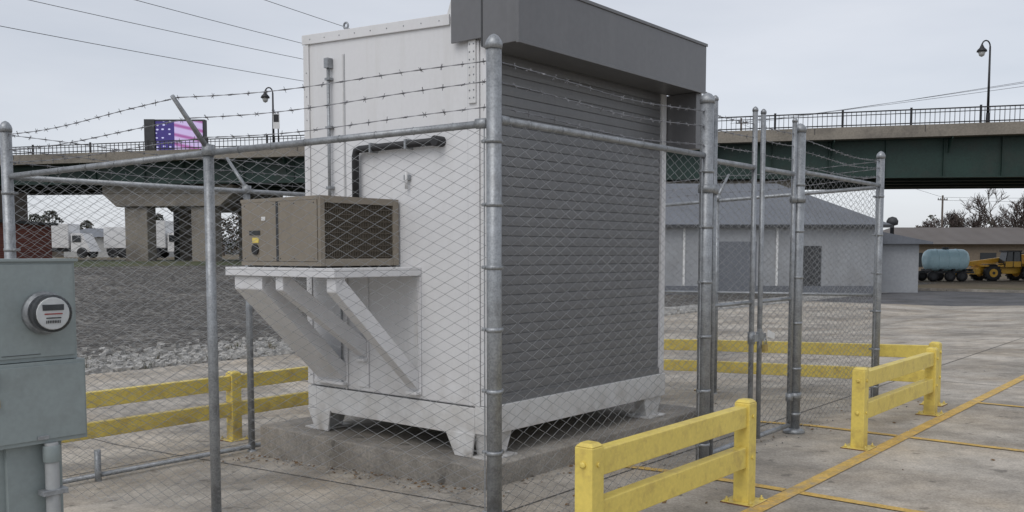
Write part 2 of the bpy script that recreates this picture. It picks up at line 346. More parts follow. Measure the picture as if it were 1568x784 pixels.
for i in range(8): 
    for ss in(.095,.135): b.lathe((T0-.030,S0+ss,2.79+i*.055),[(.007,0),(.004,.005)],6,ax=(-A.x,-A.y,0))
for i in range(14):
    z=.6+i*.2; b.lathe((T0-.012,S1-.03,z),[(.006,0),(.004,.004)],6,ax=(-A.x,-A.y,0))
b.done()
b=MB('wall_seams',[M['white2'],M['dark'],M['galv']],LOC,sh)
b.box(T0-.006,T0-.002,1.56+S0,1.575+S0,ZB+.2,3.30); b.box(T0-.0035,T0-.001,1.545+S0,1.549+S0,ZB+.2,3.30,M['galv'])
b.box(T0-.02,T0-.001,S0+.70,S0+.74,.62,1.45)
b.box(T0-.0035,T0-.001,S0+.175,S1-.065,ZB+.199,ZB+.205,M['dark'])
b.box(T0-.004,T0-.001,S0+.174,S0+.178,ZB+.21,3.2,M['galv'])
b.done()
b=MB('feet',[M['white2']],LOC,sh)
for t,sg in((T0,1),(T1-.32,1)):
    for s in (S0+.02,S1-.14):
        b.hexa([(t+.05,s,.128),(t+.24,s,.128),(t+.24,s+.12,.128),(t+.05,s+.12,.128),(t,s,ZB-.003),(t+.32,s,ZB-.003),(t+.32,s+.12,ZB-.003),(t,s+.12,ZB-.003)])
        b.box(t-.02,t+.30,s-.07,s+.19,.124,.140)
for s in(S0+.1,S1-.3):
    b.hexa([(T0-.03,s+.03,.128),(T0-.01,s+.03,.128),(T0-.01,s+.2,.128),(T0-.03,s+.2,.128),(T0-.03,s,ZB+.0),(T0-.014,s,ZB+.0),(T0-.014,s+.3,ZB),(T0-.03,s+.3,ZB)])
b.done(.004)
b=MB('roller_shutter',[M['slat'],M['dark']],LOC,sh)
z=.525; p=.0745; sf=S0+.028
while z<3.2:
    prof=[(0,0),(-.004,.003),(-.0055,p*.45),(-.004,p*.92),(.002,p*.945),(.003,p)]
    for (y0,h0),(y1,h1) in zip(prof,prof[1:]):
        b.poly([(T0+.13,sf+y0,z+h0),(T1-.07,sf+y0,z+h0),(T1-.07,sf+y1,z+h1),(T0+.13,sf+y1,z+h1)])
    z+=p
b.box(T0+.132,T1-.072,sf-.018,sf-.009,.523,.575,M['slat'])
b.done()
b=MB('shutter_hood',[M['hood'],M['dark']],LOC,sh)
h0,h1=-.34,.30
ta,tb=T0-.05,T1+.12; zb_=3.13; zt=3.57
b.hexa([(ta,S0+h0,zb_),(tb,S0+h0,zb_),(tb,S0-.003,zb_),(ta,S0-.003,zb_),(ta,S0+h0,zt),(tb,S0+h0,zt),(tb,S0-.003,zt+.01),(ta,S0-.003,zt+.01)])
b.box(ta,T0-.035,S0+.0,S0+h1,3.20,zt+.01); b.box(T0-.032,tb,S0+.0,S0+h1,3.41,zt+.012)
b.box(ta-.004,ta+.001,S0+h0-.004,S0+h0+.02,zb_-.01,zt+.01); b.box(ta-.004,ta+.001,S0-.01,S0+.004,3.135,zt+.01,M['dark'])
b.box(T1+.015,tb,S0-.30,S0+.05,2.62,3.127)
b.box(ta-.01,tb+.01,S0+h0-.010,S0+h0-.002,zb_-.012,zb_+.012)
b.box(ta-.01,tb+.01,S0+h0-.010,S0+h0-.002,zt-.02,zt+.006)
b.done(.005)
b=MB('lifting_lugs',[M['white2'],M['galv']],LOC,sh)
b.hexa([(T0+.02,S0+.30,3.40),(T0+.2,S0+.30,3.40),(T0+.2,S0+.42,3.40),(T0+.02,S0+.42,3.40),(T0+.05,S0+.30,3.68),(T0+.14,S0+.30,3.68),(T0+.14,S0+.34,3.68),(T0+.05,S0+.34,3.68)])
def ring(b,c,R,r,ax1,ax2,n=16,m=None):
    b.tube([Vector(c)+ax1*R*math.cos(2*math.pi*i/n)+ax2*R*math.sin(2*math.pi*i/n) for i in range(n+1)],r,6,m,False,IDN)
c=W(T0+.1,S1-.42,roofz(S1)+.05); ring(b,c,.026,.009,Vector((Bv.x,Bv.y,0)),Vector((0,0,1)),m=M['galv'])
b.tube([(T0+.1,S1-.42,roofz(S1)-.02),(T0+.1,S1-.42,roofz(S1)+.03)],.01,6,M['galv'])
b.done()
b=MB('conduits',[M['galv'],M['black']],LOC,sh)
s=S0+1.715
b.tube([(T0-.035,s,1.9),(T0-.035,s,3.22)],.014,8,M['galv']); b.box(T0-.06,T0-.005,s-.025,s+.025,3.2,3.28,M['galv'])
for z in(2.2,2.7,3.1): b.box(T0-.052,T0-.004,s-.028,s+.028,z,z+.02,M['galv'])
sA,sB=S0+.44,S0+1.37
pts=[(T0-.01,sA,2.50),(T0-.05,sA,2.50),(T0-.05,sB-.05,2.50),(T0-.05,sB-.012,2.488),(T0-.05,sB,2.45),(T0-.05,sB,2.0)]
b.tube(pts,.030,10,M['black']); b.tube([(T0-.0,sA-.0,2.50),(T0-.09,sA,2.50)],.04,10,M['black'])
for q in (.75,1.15): b.box(T0-.085,T0-.003,S0+q,S0+q+.02,2.462,2.538,M['galv'])
b.tube([(T0-.03,S0+.80,2.16),(T0-.03,S0+.80,2.30)],.012,8,M['white2']); b.box(T0-.03,T0-.002,S0+.775,S0+.83,2.23,2.27,M['galv'])
b.tube([(T0-.02,S0+1.60,.55),(T0-.02,S0+1.60,1.4)],.010,6,M['galv'])
b.done()
b=MB('unit_platform',[M['white']],LOC,sh)
sp0,sp1=S0+.67,S0+2.0; pe=T0-.87
b.box(pe,T0-.003,sp0,sp1,1.53,1.552); b.box(pe,pe+.02,sp0,sp1,1.485,1.529); b.box(pe+.021,T0-.003,sp0,sp0+.02,1.485,1.529); b.box(pe+.021,T0-.003,sp1-.02,sp1,1.485,1.529)
for s,w,zl in((sp0+.022,.10,.58),(S0+1.30,.09,.80),(S0+1.56,.36,.58)):
    x0,z0=pe+.03,1.483; x1,z1=T0-.016,zl
    b.hexa([(x0,s,z0-.10),(x0+.012,s,z0-.10),(x0+.012,s+w,z0-.10),(x0,s+w,z0-.10),(x0,s,z0),(x0+.10,s,z0),(x0+.10,s+w,z0),(x0,s+w,z0)])
    b.hexa([(x0,s,z0-.102),(x1,s,z1),(x1,s+w,z1),(x0,s+w,z0-.102),(x0+.07,s,z0-.002),(x1,s,z1+.15),(x1,s+w,z1+.15),(x0+.07,s+w,z0-.002)])
    b.box(T0-.015,T0-.002,s-.02,s+w+.02,.55,1.48)
    b.box(T0-.06,T0-.017,s-.012,s+w+.012,zl-.03,zl-.005)
b.done(.004)
# ---------------------------------------------------------------- AC
ac=empty('air_conditioner')
b=MB('casing',[M['beige'],M['grille'],M['dark'],M['tag'],M['yellow']],LOC,ac)
a0,a1,c0,c1=T0-.80,T0-.02,S0+.90,S0+1.88; z0,z1=1.60,2.05
b.box(a0+.012,a1,c0+.03,c1-.012,z0,z1)
b.box(a0,a1,c0+.012,c1+.0,z1+.002,z1+.03); b.box(a0,a1,c0+.012,c1,z0-.035,z0-.002)
b.box(a0,a0+.04,c0,c0+.03,z0-.035,z1+.03); b.box(a1-.06,a1,c0,c0+.03,z0-.035,z1+.03)
b.box(a0+.042,a1-.062,c0,c0+.03,z1-.02,z1+.03); b.box(a0+.042,a1-.062,c0,c0+.03,z0-.035,z0+.02)
b.box(a0+.04,a1-.06,c0+.022,c0+.029,z0+.02,z1-.02,M['grille'])
k=a0+.05
while k<a1-.065: b.box(k,k+.004,c0+.012,c0+.021,z0+.021,z1-.021,M['grille']); k+=.017
k=z0+.03
while k<z1-.03: b.box(a0+.042,a1-.062,c0+.006,c0+.0115,k,k+.004,M['grille']); k+=.045
b.box(a0-.004,a0+.011,c0+.035,c0+.50,z0,z1); b.box(a0-.004,a0+.011,c0+.51,c1-.02,z0,z1)
b.box(a0-.008,a0-.005,c1-.26,c1-.12,z0+.20,z0+.235,M['dark']); b.lathe((a0-.006,c1-.2,z0+.09),[(.042,0),(.042,.012)],14,M['black'],ax=(-A.x,-A.y,0))
b.box(a0-.008,a0-.005,c1-.24,c1-.16,z0+.14,z0+.18,M['yellow']); b.box(a0-.008,a0-.005,c1-.33,c1-.28,z0+.31,z0+.34,M['tag'])
b.box(a0-.006,a0-.0045,c0+.49,c0+.52,z0,z1,M['dark'])
for ss in(.07,.3,.47,.55,.75,.92):
    for zz in(.02,.43): b.lathe((a0-.0045,c0+ss,z0+zz),[(.006,0),(.004,.003)],6,M['dark'],ax=(-A.x,-A.y,0))
b.box(a0+.02,a0+.1,c0+.04,c1-.05,1.553,z0-.037,M['dark']); b.box(a1-.1,a1-.02,c0+.04,c1-.05,1.553,z0-.037,M['dark'])
b.done(.004)
# ---------------------------------------------------------------- fence
fe=empty('chain_link_fence')
post=MB('posts',[M['galv']],IDN,fe); rails=MB('rails',[M['galv']],IDN,fe); fab=MB('chain_link_fabric',[M['wire']],IDN,fe); bw=MB('barbed_wire',[M['barb']],IDN,fe)
def mkpost(B,x,y,zb,zt,r,bands=0,dirs=()):
    B.tube([(x,y,zb-.1),(x,y,zt-.03)],r,16,T=IDN)
    B.lathe((x,y,zt-.05),[(r*1.1,0),(r*1.12,.03),(r*.95,.05),(r*.6,.07),(r*.2,.08),(.002,.082)],16,T=IDN)
    B.lathe((x,y,zb-.01),[(r*1.7,0),(r*1.4,.02),(r*1.02,.03)],14,T=IDN)
    for i in range(bands):
        z=zb+.18+(2.1)*i/(max(1,bands-1)); B.lathe((x,y,z),[(r*1.0,-.012),(r*1.09,-.012),(r*1.09,.012),(r,.012)],16,T=IDN)
        for d in dirs:
            q=Vector((x,y,z))+d*(r*1.05); n=Vector((-d.y,d.x,0)); 
            B.tube([q-n*.016+d*.012,q+n*.016+d*.012],.007,6,T=IDN); B.tube([q-d*.01,q+d*.03],.011,5,T=IDN)
def fabric(F,pa,pb,za,zb,ha,hb,wd=.068,r=.0021):
    pa=Vector(pa[:2]);pb=Vector(pb[:2]); L=(pb-pa).length; d=(pb-pa)/L; d3=Vector((d.x,d.y,0)); n=Vector((-d.y,d.x,0))
    N=max(1,round(L/wd)); w=L/N; ph=random.uniform(0,6)
    for i in range(N):
        K=int(round((ha-za)/(w/2))); b0=len(F.v)
        for k in range(K+1):
            sg=1 if (i+k)%2 else -1
            u=(i+.5)*w+sg*w*.5; f=k/K; fr=u/L
            z=(za+(zb-za)*fr)+((ha+(hb-ha)*fr)-(za+(zb-za)*fr))*f
            sag=.010*math.sin(u*1.7+ph)+.006*math.sin(u*4.1+z*2.2)
            c=Vector((pa.x+d.x*u,pa.y+d.y*u,z+.004*math.sin(u*2.3+z)))+n*(.002*sg+sag)+d3*(.004*math.sin(z*7+u*5))
            for o in (n*r,d3*r*1.35,-n*r,-d3*r*1.35): F.v.append(c+o)
        for k in range(K):
            for j in range(4):
                j2=(j+1)%4; F.f.append((b0+k*4+j,b0+k*4+j2,b0+k*4+4+j2,b0+k*4+4+j)); F.mi.append(0); F.sm.append(True)
def barbed(F,p,q,sag=.02,r=.0022):
    p=Vector(p);q=Vector(q); L=(q-p).length; N=max(8,int(L/.05)); d=(q-p).normalized()
    ref=Vector((0,0,1)); s1=d.cross(ref).normalized(); s2=s1.cross(d)
    def P(f): return p.lerp(q,f)+Vector((0,0,-sag*4*f*(1-f)+.008*math.sin(f*L*3.3)))
    for ph in (0,math.pi):
        F.tube([P(i/N)+(s1*math.cos(i*1.3+ph)+s2*math.sin(i*1.3+ph))*.0022 for i in range(N+1)],r,3,caps=False,T=IDN)
    k=.06
    while k<L-.03:
        c=P(k/L)
        for _ in range(2):
            a=random.uniform(0,6.28); v=(s1*math.cos(a)+s2*math.sin(a))*.019+d*random.uniform(-.008,.008)
            F.tube([c-v,c+v],.0019,3,caps=False,T=IDN)
        F.tube([c-d*.008,c+d*.008],.0048,4,T=IDN)
        k+=.125
CP=W(0,0); LC=Vector((-3.73,6.91,0)); MP=CP.lerp(LC,.515); FC=W(6.51,0)
BR=W(6.51,3.9)
zL=-.175; zM=-.09; zBk=g(3.9)
RH=2.40
def v3(p,z): return Vector((p[0],p[1],z))
dL=(LC-CP).normalized(); dA=Vector((A.x,A.y,0)); dB=Vector((Bv.x,Bv.y,0))
mkpost(post,CP.x,CP.y,0,2.83,.043,7,(dL,dA)); mkpost(post,LC.x,LC.y,zL,2.60,.040,6,(-dL,dA)); mkpost(post,MP.x,MP.y,zM,RH+zM+.03,.033)
mkpost(post,FC.x,FC.y,0,2.74,.042,6,(-dA,dB)); mkpost(post,BR.x,BR.y,zBk,2.6,.042,6,(-dA,-dB))
GP1=W(2.49,0); GP2=W(4.27,0)
mkpost(post,GP1.x,GP1.y,0,2.84,.052,6,(-dA,)); mkpost(post,GP2.x,GP2.y,0,2.80,.052,6,(dA,))
post.lathe((GP2.x,GP2.y,.0),[(.10,0),(.10,.03),(.06,.05)],14)
backp=[W(t,3.9) for t in (1.10,3.7,)]
for p in backp: mkpost(post,p.x,p.y,zBk,zBk+RH+.03,.030)
SP=W(6.51,1.95); mkpost(post,SP.x,SP.y,-.09,RH-.06,.030)
def rail(p,q,r=.021): rails.tube([p,q],r,10,T=IDN); 
rail(v3(CP,RH-.02),v3(MP,RH+zM)); rail(v3(MP,RH+zM),v3(LC,RH+zL)); rail(v3(CP,RH),v3(GP1,RH)); rail(v3(GP2,RH),v3(FC,RH))
rail(v3(LC,RH+zBk),v3(BR,RH+zBk)); rail(v3(LC,.05+zBk),v3(BR,.05+zBk)); rail(v3(FC,RH-.02),v3(BR,RH+zBk))
rail(v3(W(6.51,0),1.2),v3(W(6.51,3.9),1.15),.018)
for p,q,z in ((CP,MP,RH-.02),(CP,GP1,RH),(GP2,FC,RH)):
    d=(q-p).normalized()
    rails.tube([v3(p,z)+d*.04,v3(p,z)+d*.11],.029,10,T=IDN)
q=W(-.37,3.88); rails.tube([v3(q,zBk-.12),v3(q,zBk+.26)],.026,10); 
fabric(fab,CP+dL*.06,MP,.03,.03+zM,RH,RH+zM); fabric(fab,MP,LC-dL*.05,.03+zM,.03+zL,RH+zM,RH+zL)
fabric(fab,W(.06,0),W(2.43,0),.03,.03,RH+.01,RH+.01); fabric(fab,W(4.33,0),W(6.46,0),.03,.03,RH+.01,RH+.01)
fabric(fab,W(6.51,.05),W(6.51,3.85),.03,zBk+.03,RH,RH+zBk); fabric(fab,W(-.93,3.9),W(6.46,3.9),zBk+.03,zBk+.03,RH+zBk,RH+zBk)
for p in (CP+dL*.06,W(.06,0),W(2.42,0),W(4.34,0),W(6.45,0)): rails.box(p.x-.004,p.x+.004,p.y-.004,p.y+.004,.05,RH-.03)
def ties(p,q,n,r=.024):
    for i in range(1,n):
        c=p.lerp(q,i/n); d=(q-p).normalized(); rails.tube([c-d*.002,c+d*.002],r,8,T=IDN)
ties(v3(CP,RH-.02),v3(MP,RH+zM),8); ties(v3(MP,RH+zM),v3(LC,RH+zL),7); ties(v3(CP,RH),v3(GP1,RH),8); ties(v3(GP2,RH),v3(FC,RH),7)
nM=Vector((dL.y,-dL.x,0)); 
if nM.y>0: nM=-nM
def arm(base,zb,nrm,l=.30):
    t=v3(base,zb+l)+nrm*l; bse=v3(base,zb)
    post.tube([bse,t],.020,6,T=IDN,r2=.014); post.tube([bse-Vector((0,0,.04)),bse+Vector((0,0,.03))],.042,12,T=IDN)
    return bse,t
aM0,aM1=arm(MP,RH+zM+.02,nM)
bk=[arm(p,zBk+RH+.02,dB) for p in backp]
sd_=arm(SP,RH-.06,dA)
def onarm(a,f): return a[0].lerp(a[1],f)
for i,f in enumerate((.95,.58,.22)):
    zc=(2.72,2.61,2.47)[i]
    pM=onarm((aM0,aM1),f)
    barbed(bw,v3(CP,zc),pM); barbed(bw,pM,v3(LC,(2.53,2.42,2.33)[i]))
    barbed(bw,v3(CP,zc),v3(GP1,zc),.03); barbed(bw,v3(GP2,zc-.02),v3(FC,(2.66,2.58,2.49)[i]),.03)
    p1,p2=onarm(bk[0],f),onarm(bk[1],f)
    barbed(bw,v3(LC,(2.53,2.42,2.33)[i]),p1); barbed(bw,p1,p2); barbed(bw,p2,v3(BR,(2.53,2.42,2.33)[i])); ps=onarm(sd_,f)
    barbed(bw,v3(FC,(2.66,2.58,2.49)[i]),ps); barbed(bw,ps,v3(BR,(2.53,2.42,2.33)[i]))
for o in (post,rails,fab,bw): o.done()
# gate
ga=empty('chain_link_gate')
fr=MB('gate_frames',[M['galv'],M['brass'],M['tag']],LOC,ga); gf=MB('gate_fabric',[M['wire']],IDN,ga); gb=MB('gate_barbed_wire',[M['barb']],IDN,ga)
for t0,t1 in ((2.62,3.33),(3.49,4.15)):
    for t in(t0,t1):
        fr.tube([(t,0,.07),(t,0,2.84)],.022,12); fr.lathe((t,0,2.83),[(.026,0),(.024,.02),(.012,.035),(.002,.04)],10)
    for z in(.09,2.37): fr.tube([(t0,0,z),(t1,0,z)],.022,10)
    fr.tube([(t0,0,1.25),(t1,0,1.25)],.016,8)
    fabric(gf,W(t0,0),W(t1,0),.09,.09,2.37,2.37)
    for z in (2.72,2.61,2.49): barbed(gb,W(t0,0,z),W(t1,0,z),.01)
for t,tg in ((2.49,2.62),(4.27,4.15)):
    for z in(.35,2.15):
        fr.lathe((t,0,z),[(.052,-.03),(.062,-.03),(.062,.03),(.052,.03)],14); fr.tube([(t,-.0,z),(tg,0,z)],.018,8); fr.lathe((tg,0,z),[(.024,-.035),(.034,-.035),(.034,.035),(.024,.035)],12)
z=.95
fr.box(3.30,3.52,-.045,-.03,z-.03,z+.03); fr.box(3.38,3.44,-.05,-.028,z-.09,z+.07)
fr.lathe((3.33,0,z),[(.024,-.05),(.032,-.05),(.032,.05),(.024,.05)],12); fr.lathe((3.49,0,z),[(.024,-.04),(.031,-.04),(.031,.04),(.024,.04)],12)
fr.box(3.42,3.48,-.085,-.055,z-.12,z-.06,M['brass'])
fr.hexa([(3.52,-.06,z-.0),(3.66,-.06,z-.03),(3.66,-.055,z-.03),(3.52,-.055,z-.0),(3.53,-.06,z+.06),(3.67,-.06,z+.02),(3.67,-.055,z+.02),(3.53,-.055,z+.06)],M['tag'])
fr.tube([W(3.43,-.07,z-.06),W(3.43,-.07,z-.02),W(3.45,-.07,z-.005),W(3.47,-.07,z-.02),W(3.47,-.07,z-.06)],.005,6,T=IDN)
for o in(fr,gf,gb): o.done()
# ---------------------------------------------------------------- guard rails
def guard(pts,name='guard_rail'):
    e=empty(name); b=MB('rails_and_posts',[M['yellow'],M['rust']],IDN,e); bb=MB('bolts',[M['yellow'],M['galv']],IDN,e)
    for i,(t,s) in enumerate(pts):
        z=g(s); c=W(t,s); d=(W(*pts[min(i+1,len(pts)-1)])-W(*pts[max(i-1,0)])).normalized(); n=Vector((-d.y,d.x,0))
        def T(p,c=c,d=d,n=n,z=z): return c+d*p[0]+n*p[1]+Vector((0,0,z+p[2]))
        h=.055
        b.box(-h,h,-h,h,.012,.675,T=T); b.hexa([(-h,-h,.676),(h,-h,.676),(h,h,.676),(-h,h,.676),(-h+.02,-h+.02,.695),(h-.02,-h+.02,.695),(h-.02,h-.02,.695),(-h+.02,h-.02,.695)],T=T)
        b.box(-.115,.115,-.115,.115,.0,.016,T=T); b.box(-.119,.119,-.119,.119,.0,.0125,M['rust'],T=T)
        for x in(-.085,.085):
            for y in(-.085,.085): bb.lathe(T((x,y,.014)),[(.014,0),(.014,.014),(.006,.016),(.006,.03)],6,m=M['yellow'])
        for zz in(.585,.31):
            bb.lathe(T((h if i else -h,0,zz)),[(.017,0),(.017,.01),(.008,.012)],8,m=M['yellow'],ax=d*(1 if i else -1))
            bb.lathe(T((0,-h,zz)),[(.013,0),(.013,.010)],8,m=M['yellow'],ax=-n)
    for (t0,s0),(t1,s1) in zip(pts,pts[1:]):
        p=W(t0,s0,g(s0));q=W(t1,s1,g(s1)); d=(q-p); L=d.length; d.normalize(); n=Vector((-d.y,d.x,0)).normalized()
        def T(x,p=p,d=d,n=n): return p+d*x[0]+n*x[1]+Vector((0,0,x[2]))
        for z0 in(.515,.245): b.box(.056,L-.056,-.038,.038,z0,z0+.14,T=T)
    b.done(.010); bb.done(.0)
guard([(-.07,-.70),(1.75,-.70)]); guard([(3.97,-.70),(6.10,-.70)]); guard([(6.78,-.55),(6.78,2.2),(6.78,4.45)]); guard([(-1.6,4.62),(1.4,4.62),(4.0,4.62),(6.6,4.62)])
# ---------------------------------------------------------------- meter box
me_=empty('electric_meter_box')
O=Vector((-1.82,3.215,0)); 
def TMf(p): return O+Vector((A.x,A.y,0))*p[0]+Vector((Bv.x,Bv.y,0))*p[1]+Vector((0,0,p[2]))
b=MB('cabinet',[M['meter'],M['dark']],TMf,me_)
b.box(0,.305,0,.15,1.27,1.635); b.box(-.01,.315,-.010,.165,1.630,1.640)
b.box(-.008,.325,-.018,.155,.97,1.268)
b.box(.02,.10,.04,.15,.0,.969); b.box(.05,.245,.02,.14,.0,.968)
b.box(.01,.295,-.006,-.001,1.285,1.62)
b.box(.0,.318,-.024,-.019,.985,1.255)
b.box(.035,.17,-.0085,-.0065,1.295,1.297,M['dark'])
b.done(.007)
b=MB('meter',[M['galv'],M['dark'],M['tag'],M['glass'],M['red']],TMf,me_)
axm=-Vector((Bv.x,Bv.y,0))
b.lathe((.185,-.006,1.445),[(.078,0),(.078,.018),(.070,.024),(.070,.03)],28,M['galv'],ax=axm)
b.lathe((.185,-.036,1.445),[(.062,0),(.062,.012),(.055,.04)],24,M['dark'],ax=axm)
b.lathe((.185,-.0765,1.445),[(.054,0),(.052,.002)],24,M['tag'],ax=axm)
b.box(.150,.220,-.0815,-.0795,1.456,1.476,M['dark']); b.box(.155,.215,-.0815,-.0795,1.442,1.446,M['red']); b.box(.160,.21,-.0815,-.0795,1.428,1.432,M['dark'])
for k in range(9): b.box(.160+k*.0056,.1625+k*.0056,-.0815,-.0795,1.412,1.422,M['dark'])
b.lathe((.185,-.036,1.445),[(.067,0),(.067,.05),(.060,.062),(.04,.07),(.01,.072)],28,M['glass'],ax=axm)
b.done()
b=MB('hardware',[M['galv'],M['meter'],M['pvc'],M['brass']],TMf,me_)
b.box(-.004,.012,-.034,-.0245,1.19,1.25,M['galv']); b.box(.14,.18,-.03,-.0245,.985,1.0,M['galv']); b.box(.0,.015,-.034,-.0245,1.12,1.15,M['brass'])
b.tube([(.19,-.02,.0),(.19,-.02,.97)],.024,12,M['pvc']); b.tube([(.19,-.02,.90),(.19,-.02,.96)],.030,12,M['meter'])
b.box(.145,.235,-.048,-.0,.78,.80,M['galv'])
b.done(.002)
# ---------------------------------------------------------------- bridge
br=empty('highway_bridge')
BL=Vector((-31.4,58.8,0)); BRt=Vector((29.0,52.8,0)); dd=BRt-BL; LB=dd.length; dn=dd.normalized(); nb=Vector((-dn.y,dn.x,0))
def TB(p): return BL+dn*p[0]+nb*p[1]+Vector((0,0,p[2]))
x0,x1=-.6*LB,1.6*LB
def zr(l,r,x): return l+(r-l)*x/LB
def slabx(b,xa,xb,ya,yb,lo,hi,m):
    b.hexa([(xa,ya,zr(*lo,xa)),(xb,ya,zr(*lo,xb)),(xb,yb,zr(*lo,xb)),(xa,yb,zr(*lo,xa)),(xa,ya,zr(*hi,xa)),(xb,ya,zr(*hi,xb)),(xb,yb,zr(*hi,xb)),(xa,yb,zr(*hi,xa))],m)
GT=(7.16,8.35); PT=(7.78,9.05); RT=(8.3,10.0); GB=(5.98,6.0)
b=MB('deck',[M['bconc'],M['joint']],TB,br)
slabx(b,x0,x1,-.3,11.3,(GT[0]+.003,GT[1]+.003),(GT[0]+.28,GT[1]+.28),M['bconc'])
for ya,yb in((-.2,.1),(10.9,11.2)): slabx(b,x0,x1,ya,yb,(GT[0]+.283,GT[1]+.283),PT,M['bconc'])
x=x0
while x<x1: slabx(b,x,x+.05,-.21,-.201,(GT[0]+.3,GT[1]+.3),PT,M['joint']); x+=6.1
b.done()
b=MB('girders',[M['girder']],TB,br)
for y in(.6,3.2,5.8,8.4,10.2):
    slabx(b,x0,x1,y,y+.04,(GB[0]+.06,GB[1]+.06),(GT[0]-.05,GT[1]-.05),M['girder']); slabx(b,x0,x1,y-.2,y+.24,GB,(GB[0]+.058,GB[1]+.058),M['girder']); slabx(b,x0,x1,y-.2,y+.24,(GT[0]-.048,GT[1]-.048),GT,M['girder'])
x=x0
while x<x1:
    slabx(b,x,x+.04,.45,.598,(GB[0]+.06,GB[1]+.06),(GT[0]-.05,GT[1]-.05),M['girder']); x+=3.2
x=x0
while x<x1:
    slabx(b,x,x+.08,.65,10.2,(GB[0]+.3,GB[1]+.3),(GT[0]-.3,GT[1]-.3),M['girder']); x+=6.5
x=x0+2
while x<x1:
    b.hexa([(x,-.25,zr(*GT,x)-.12),(x+.05,-.25,zr(*GT,x)-.12),(x+.05,.44,zr(*GT,x)-.9),(x,.44,zr(*GT,x)-.9),(x,-.25,zr(*GT,x)-.01),(x+.05,-.25,zr(*GT,x)-.01),(x+.05,.44,zr(*GT,x)-.06),(x,.44,zr(*GT,x)-.06)]); x+=6.5
b.done()
b=MB('railing',[M['rail']],TB,br)
for y in (-.05,11.05):
    for lo,hi in(((RT[0]-.05,RT[1]-.07),RT),((PT[0]+.08,PT[1]+.08),(PT[0]+.13,PT[1]+.14)),((RT[0]-.18,RT[1]-.25),(RT[0]-.15,RT[1]-.21))): slabx(b,x0,x1,y-.03,y+.03,lo,hi,M['rail'])
    x=x0; i=0
    while x<x1:
        w=.06 if i%14==0 else .012
        slabx(b,x,x+w*2,y-.022,y+.022,PT,(RT[0]-.052+(.14 if w>.05 else 0),RT[1]-.072+(.16 if w>.05 else 0)),M['rail']); x+=.27; i+=1
b.done()
b=MB('piers',[M['bconc']],TB,br)
def pier(xc,half,cols):
    for y0 in(1.0,8.6):
        b.hexa([(xc-half+.9,y0,4.6),(xc+half-.9,y0,4.6),(xc+half-.9,y0+1.6,4.6),(xc-half+.9,y0+1.6,4.6),(xc-half,y0,5.4),(xc+half,y0,5.4),(xc+half,y0+1.6,5.4),(xc-half,y0+1.6,5.4)])
        b.box(xc-half,xc+half,y0,y0+1.6,5.403,5.96)
        for c in cols: b.box(xc+c-.75,xc+c+.75,y0+.2,y0+1.4,-.4,4.598)
for xc in (9.6,9.6-36,44.5,44.5+36): pier(xc,4.3,(-2.2,2.2))
b.done(.05)
def lamp(x,y,zb,zt,side,name='street_lamp'):
    b=MB(name,[M['rail'],M['lens']],IDN)
    b.tube([(x,y,zb),(x,y,zb+.9)],.13,10,r2=.09); b.tube([(x,y,zb+.9),(x,y,zt-.5)],.075,10,r2=.05)
    pts=[(x,y,zt-.5)]+[(x+side*.24*(1-math.cos(a)),y,zt-.5+.34*math.sin(a)) for a in [i*math.pi/8 for i in range(1,8)]]
    b.tube(pts,.04,8); hx,_,hz=pts[-1]
    b.lathe((hx,y,hz-.70),[(.02,0),(.13,.06),(.21,.28)],12,M['lens']); b.lathe((hx,y,hz-.415),[(.28,0),(.25,.1),(.13,.22),(.06,.38),(.02,.48)],12,M['rail'])
    b.done()
lamp(27.0,53.3,8.7,13.8,-1)
lamp(-14.6,57.4,7.5,11.9,-1)
b=MB('traffic_sign',[M['rail'],M['tag']],IDN); b.tube([(-14.2,57.0,7.8),(-14.2,57.0,10.2)],.04,8); b.box(-14.5,-14.1,56.93,56.95,9.2,10.1,M['tag']); b.box(-14.46,-14.14,56.92,56.928,9.6,10.05,M['rail']); b.done()
e=empty('digital_billboard'); 
b=MB('cabinet',[M['dark']],IDN,e); b.box(-28.2,-23.6,72.05,72.6,9.3,11.9); b.box(-28.2,-27.4,71.9,72.04,9.3,11.9); b.tube([(-26,72.4,0),(-26,72.4,9.3)],.3,10); b.done()
b=MB('screen',[M['flag']],IDN,e); b.box(-27.35,-23.75,71.98,72.04,9.45,11.75); b.done()
# ---------------------------------------------------------------- buildings
e=empty('metal_warehouse'); b=MB('walls',[M['wall'],M['dark'],M['roof'],M['tag']],IDN,e)
X0,X1,Y0,Y1,ZE=1.,17.1,43.,52.,2.95
b.box(X0,X1,Y0,Y1,-.4,ZE)
for x in(8.9,): b.box(x,x+2.4,Y0-.03,Y0-.003,-.25,2.2,M['roof'])
b.box(X0,X1,Y0-.05,Y0-.003,-.25,.15,M['roof'])
for x in (4,7.9,12.2,16.95): b.box(x,x+.1,Y0-.06,Y0-.0032,.16,ZE-.13,M['tag'])
b.box(13.4,14.3,Y0-.04,Y0-.0035,.15,2.0,M['dark'])
b.box(17.103,19.7,45.,51.5,-.4,2.1,M['wall'])
b.done()
b=MB('roof',[M['roof'],M['dark']],IDN,e)
o=.35; YR,ZR=47.6,5.2
c=[(X0-o,Y0-o,ZE+.003),(X1+o,Y0-o,ZE+.003),(X1+o,Y1+o,ZE+.003),(X0-o,Y1+o,ZE+.003)]; r0=(3,YR,ZR); r1=(13.5,YR,ZR)
b.poly([c[0],c[1],r1,r0]); b.poly([c[1],c[2],r1]); b.poly([c[2],c[3],r0,r1]); b.poly([c[3],c[0],r0]); b.poly(c[::-1])
b.box(X0-o,X1+o,Y0-o-.06,Y0-o-.003,ZE-.12,ZE+.02,M['dark'])
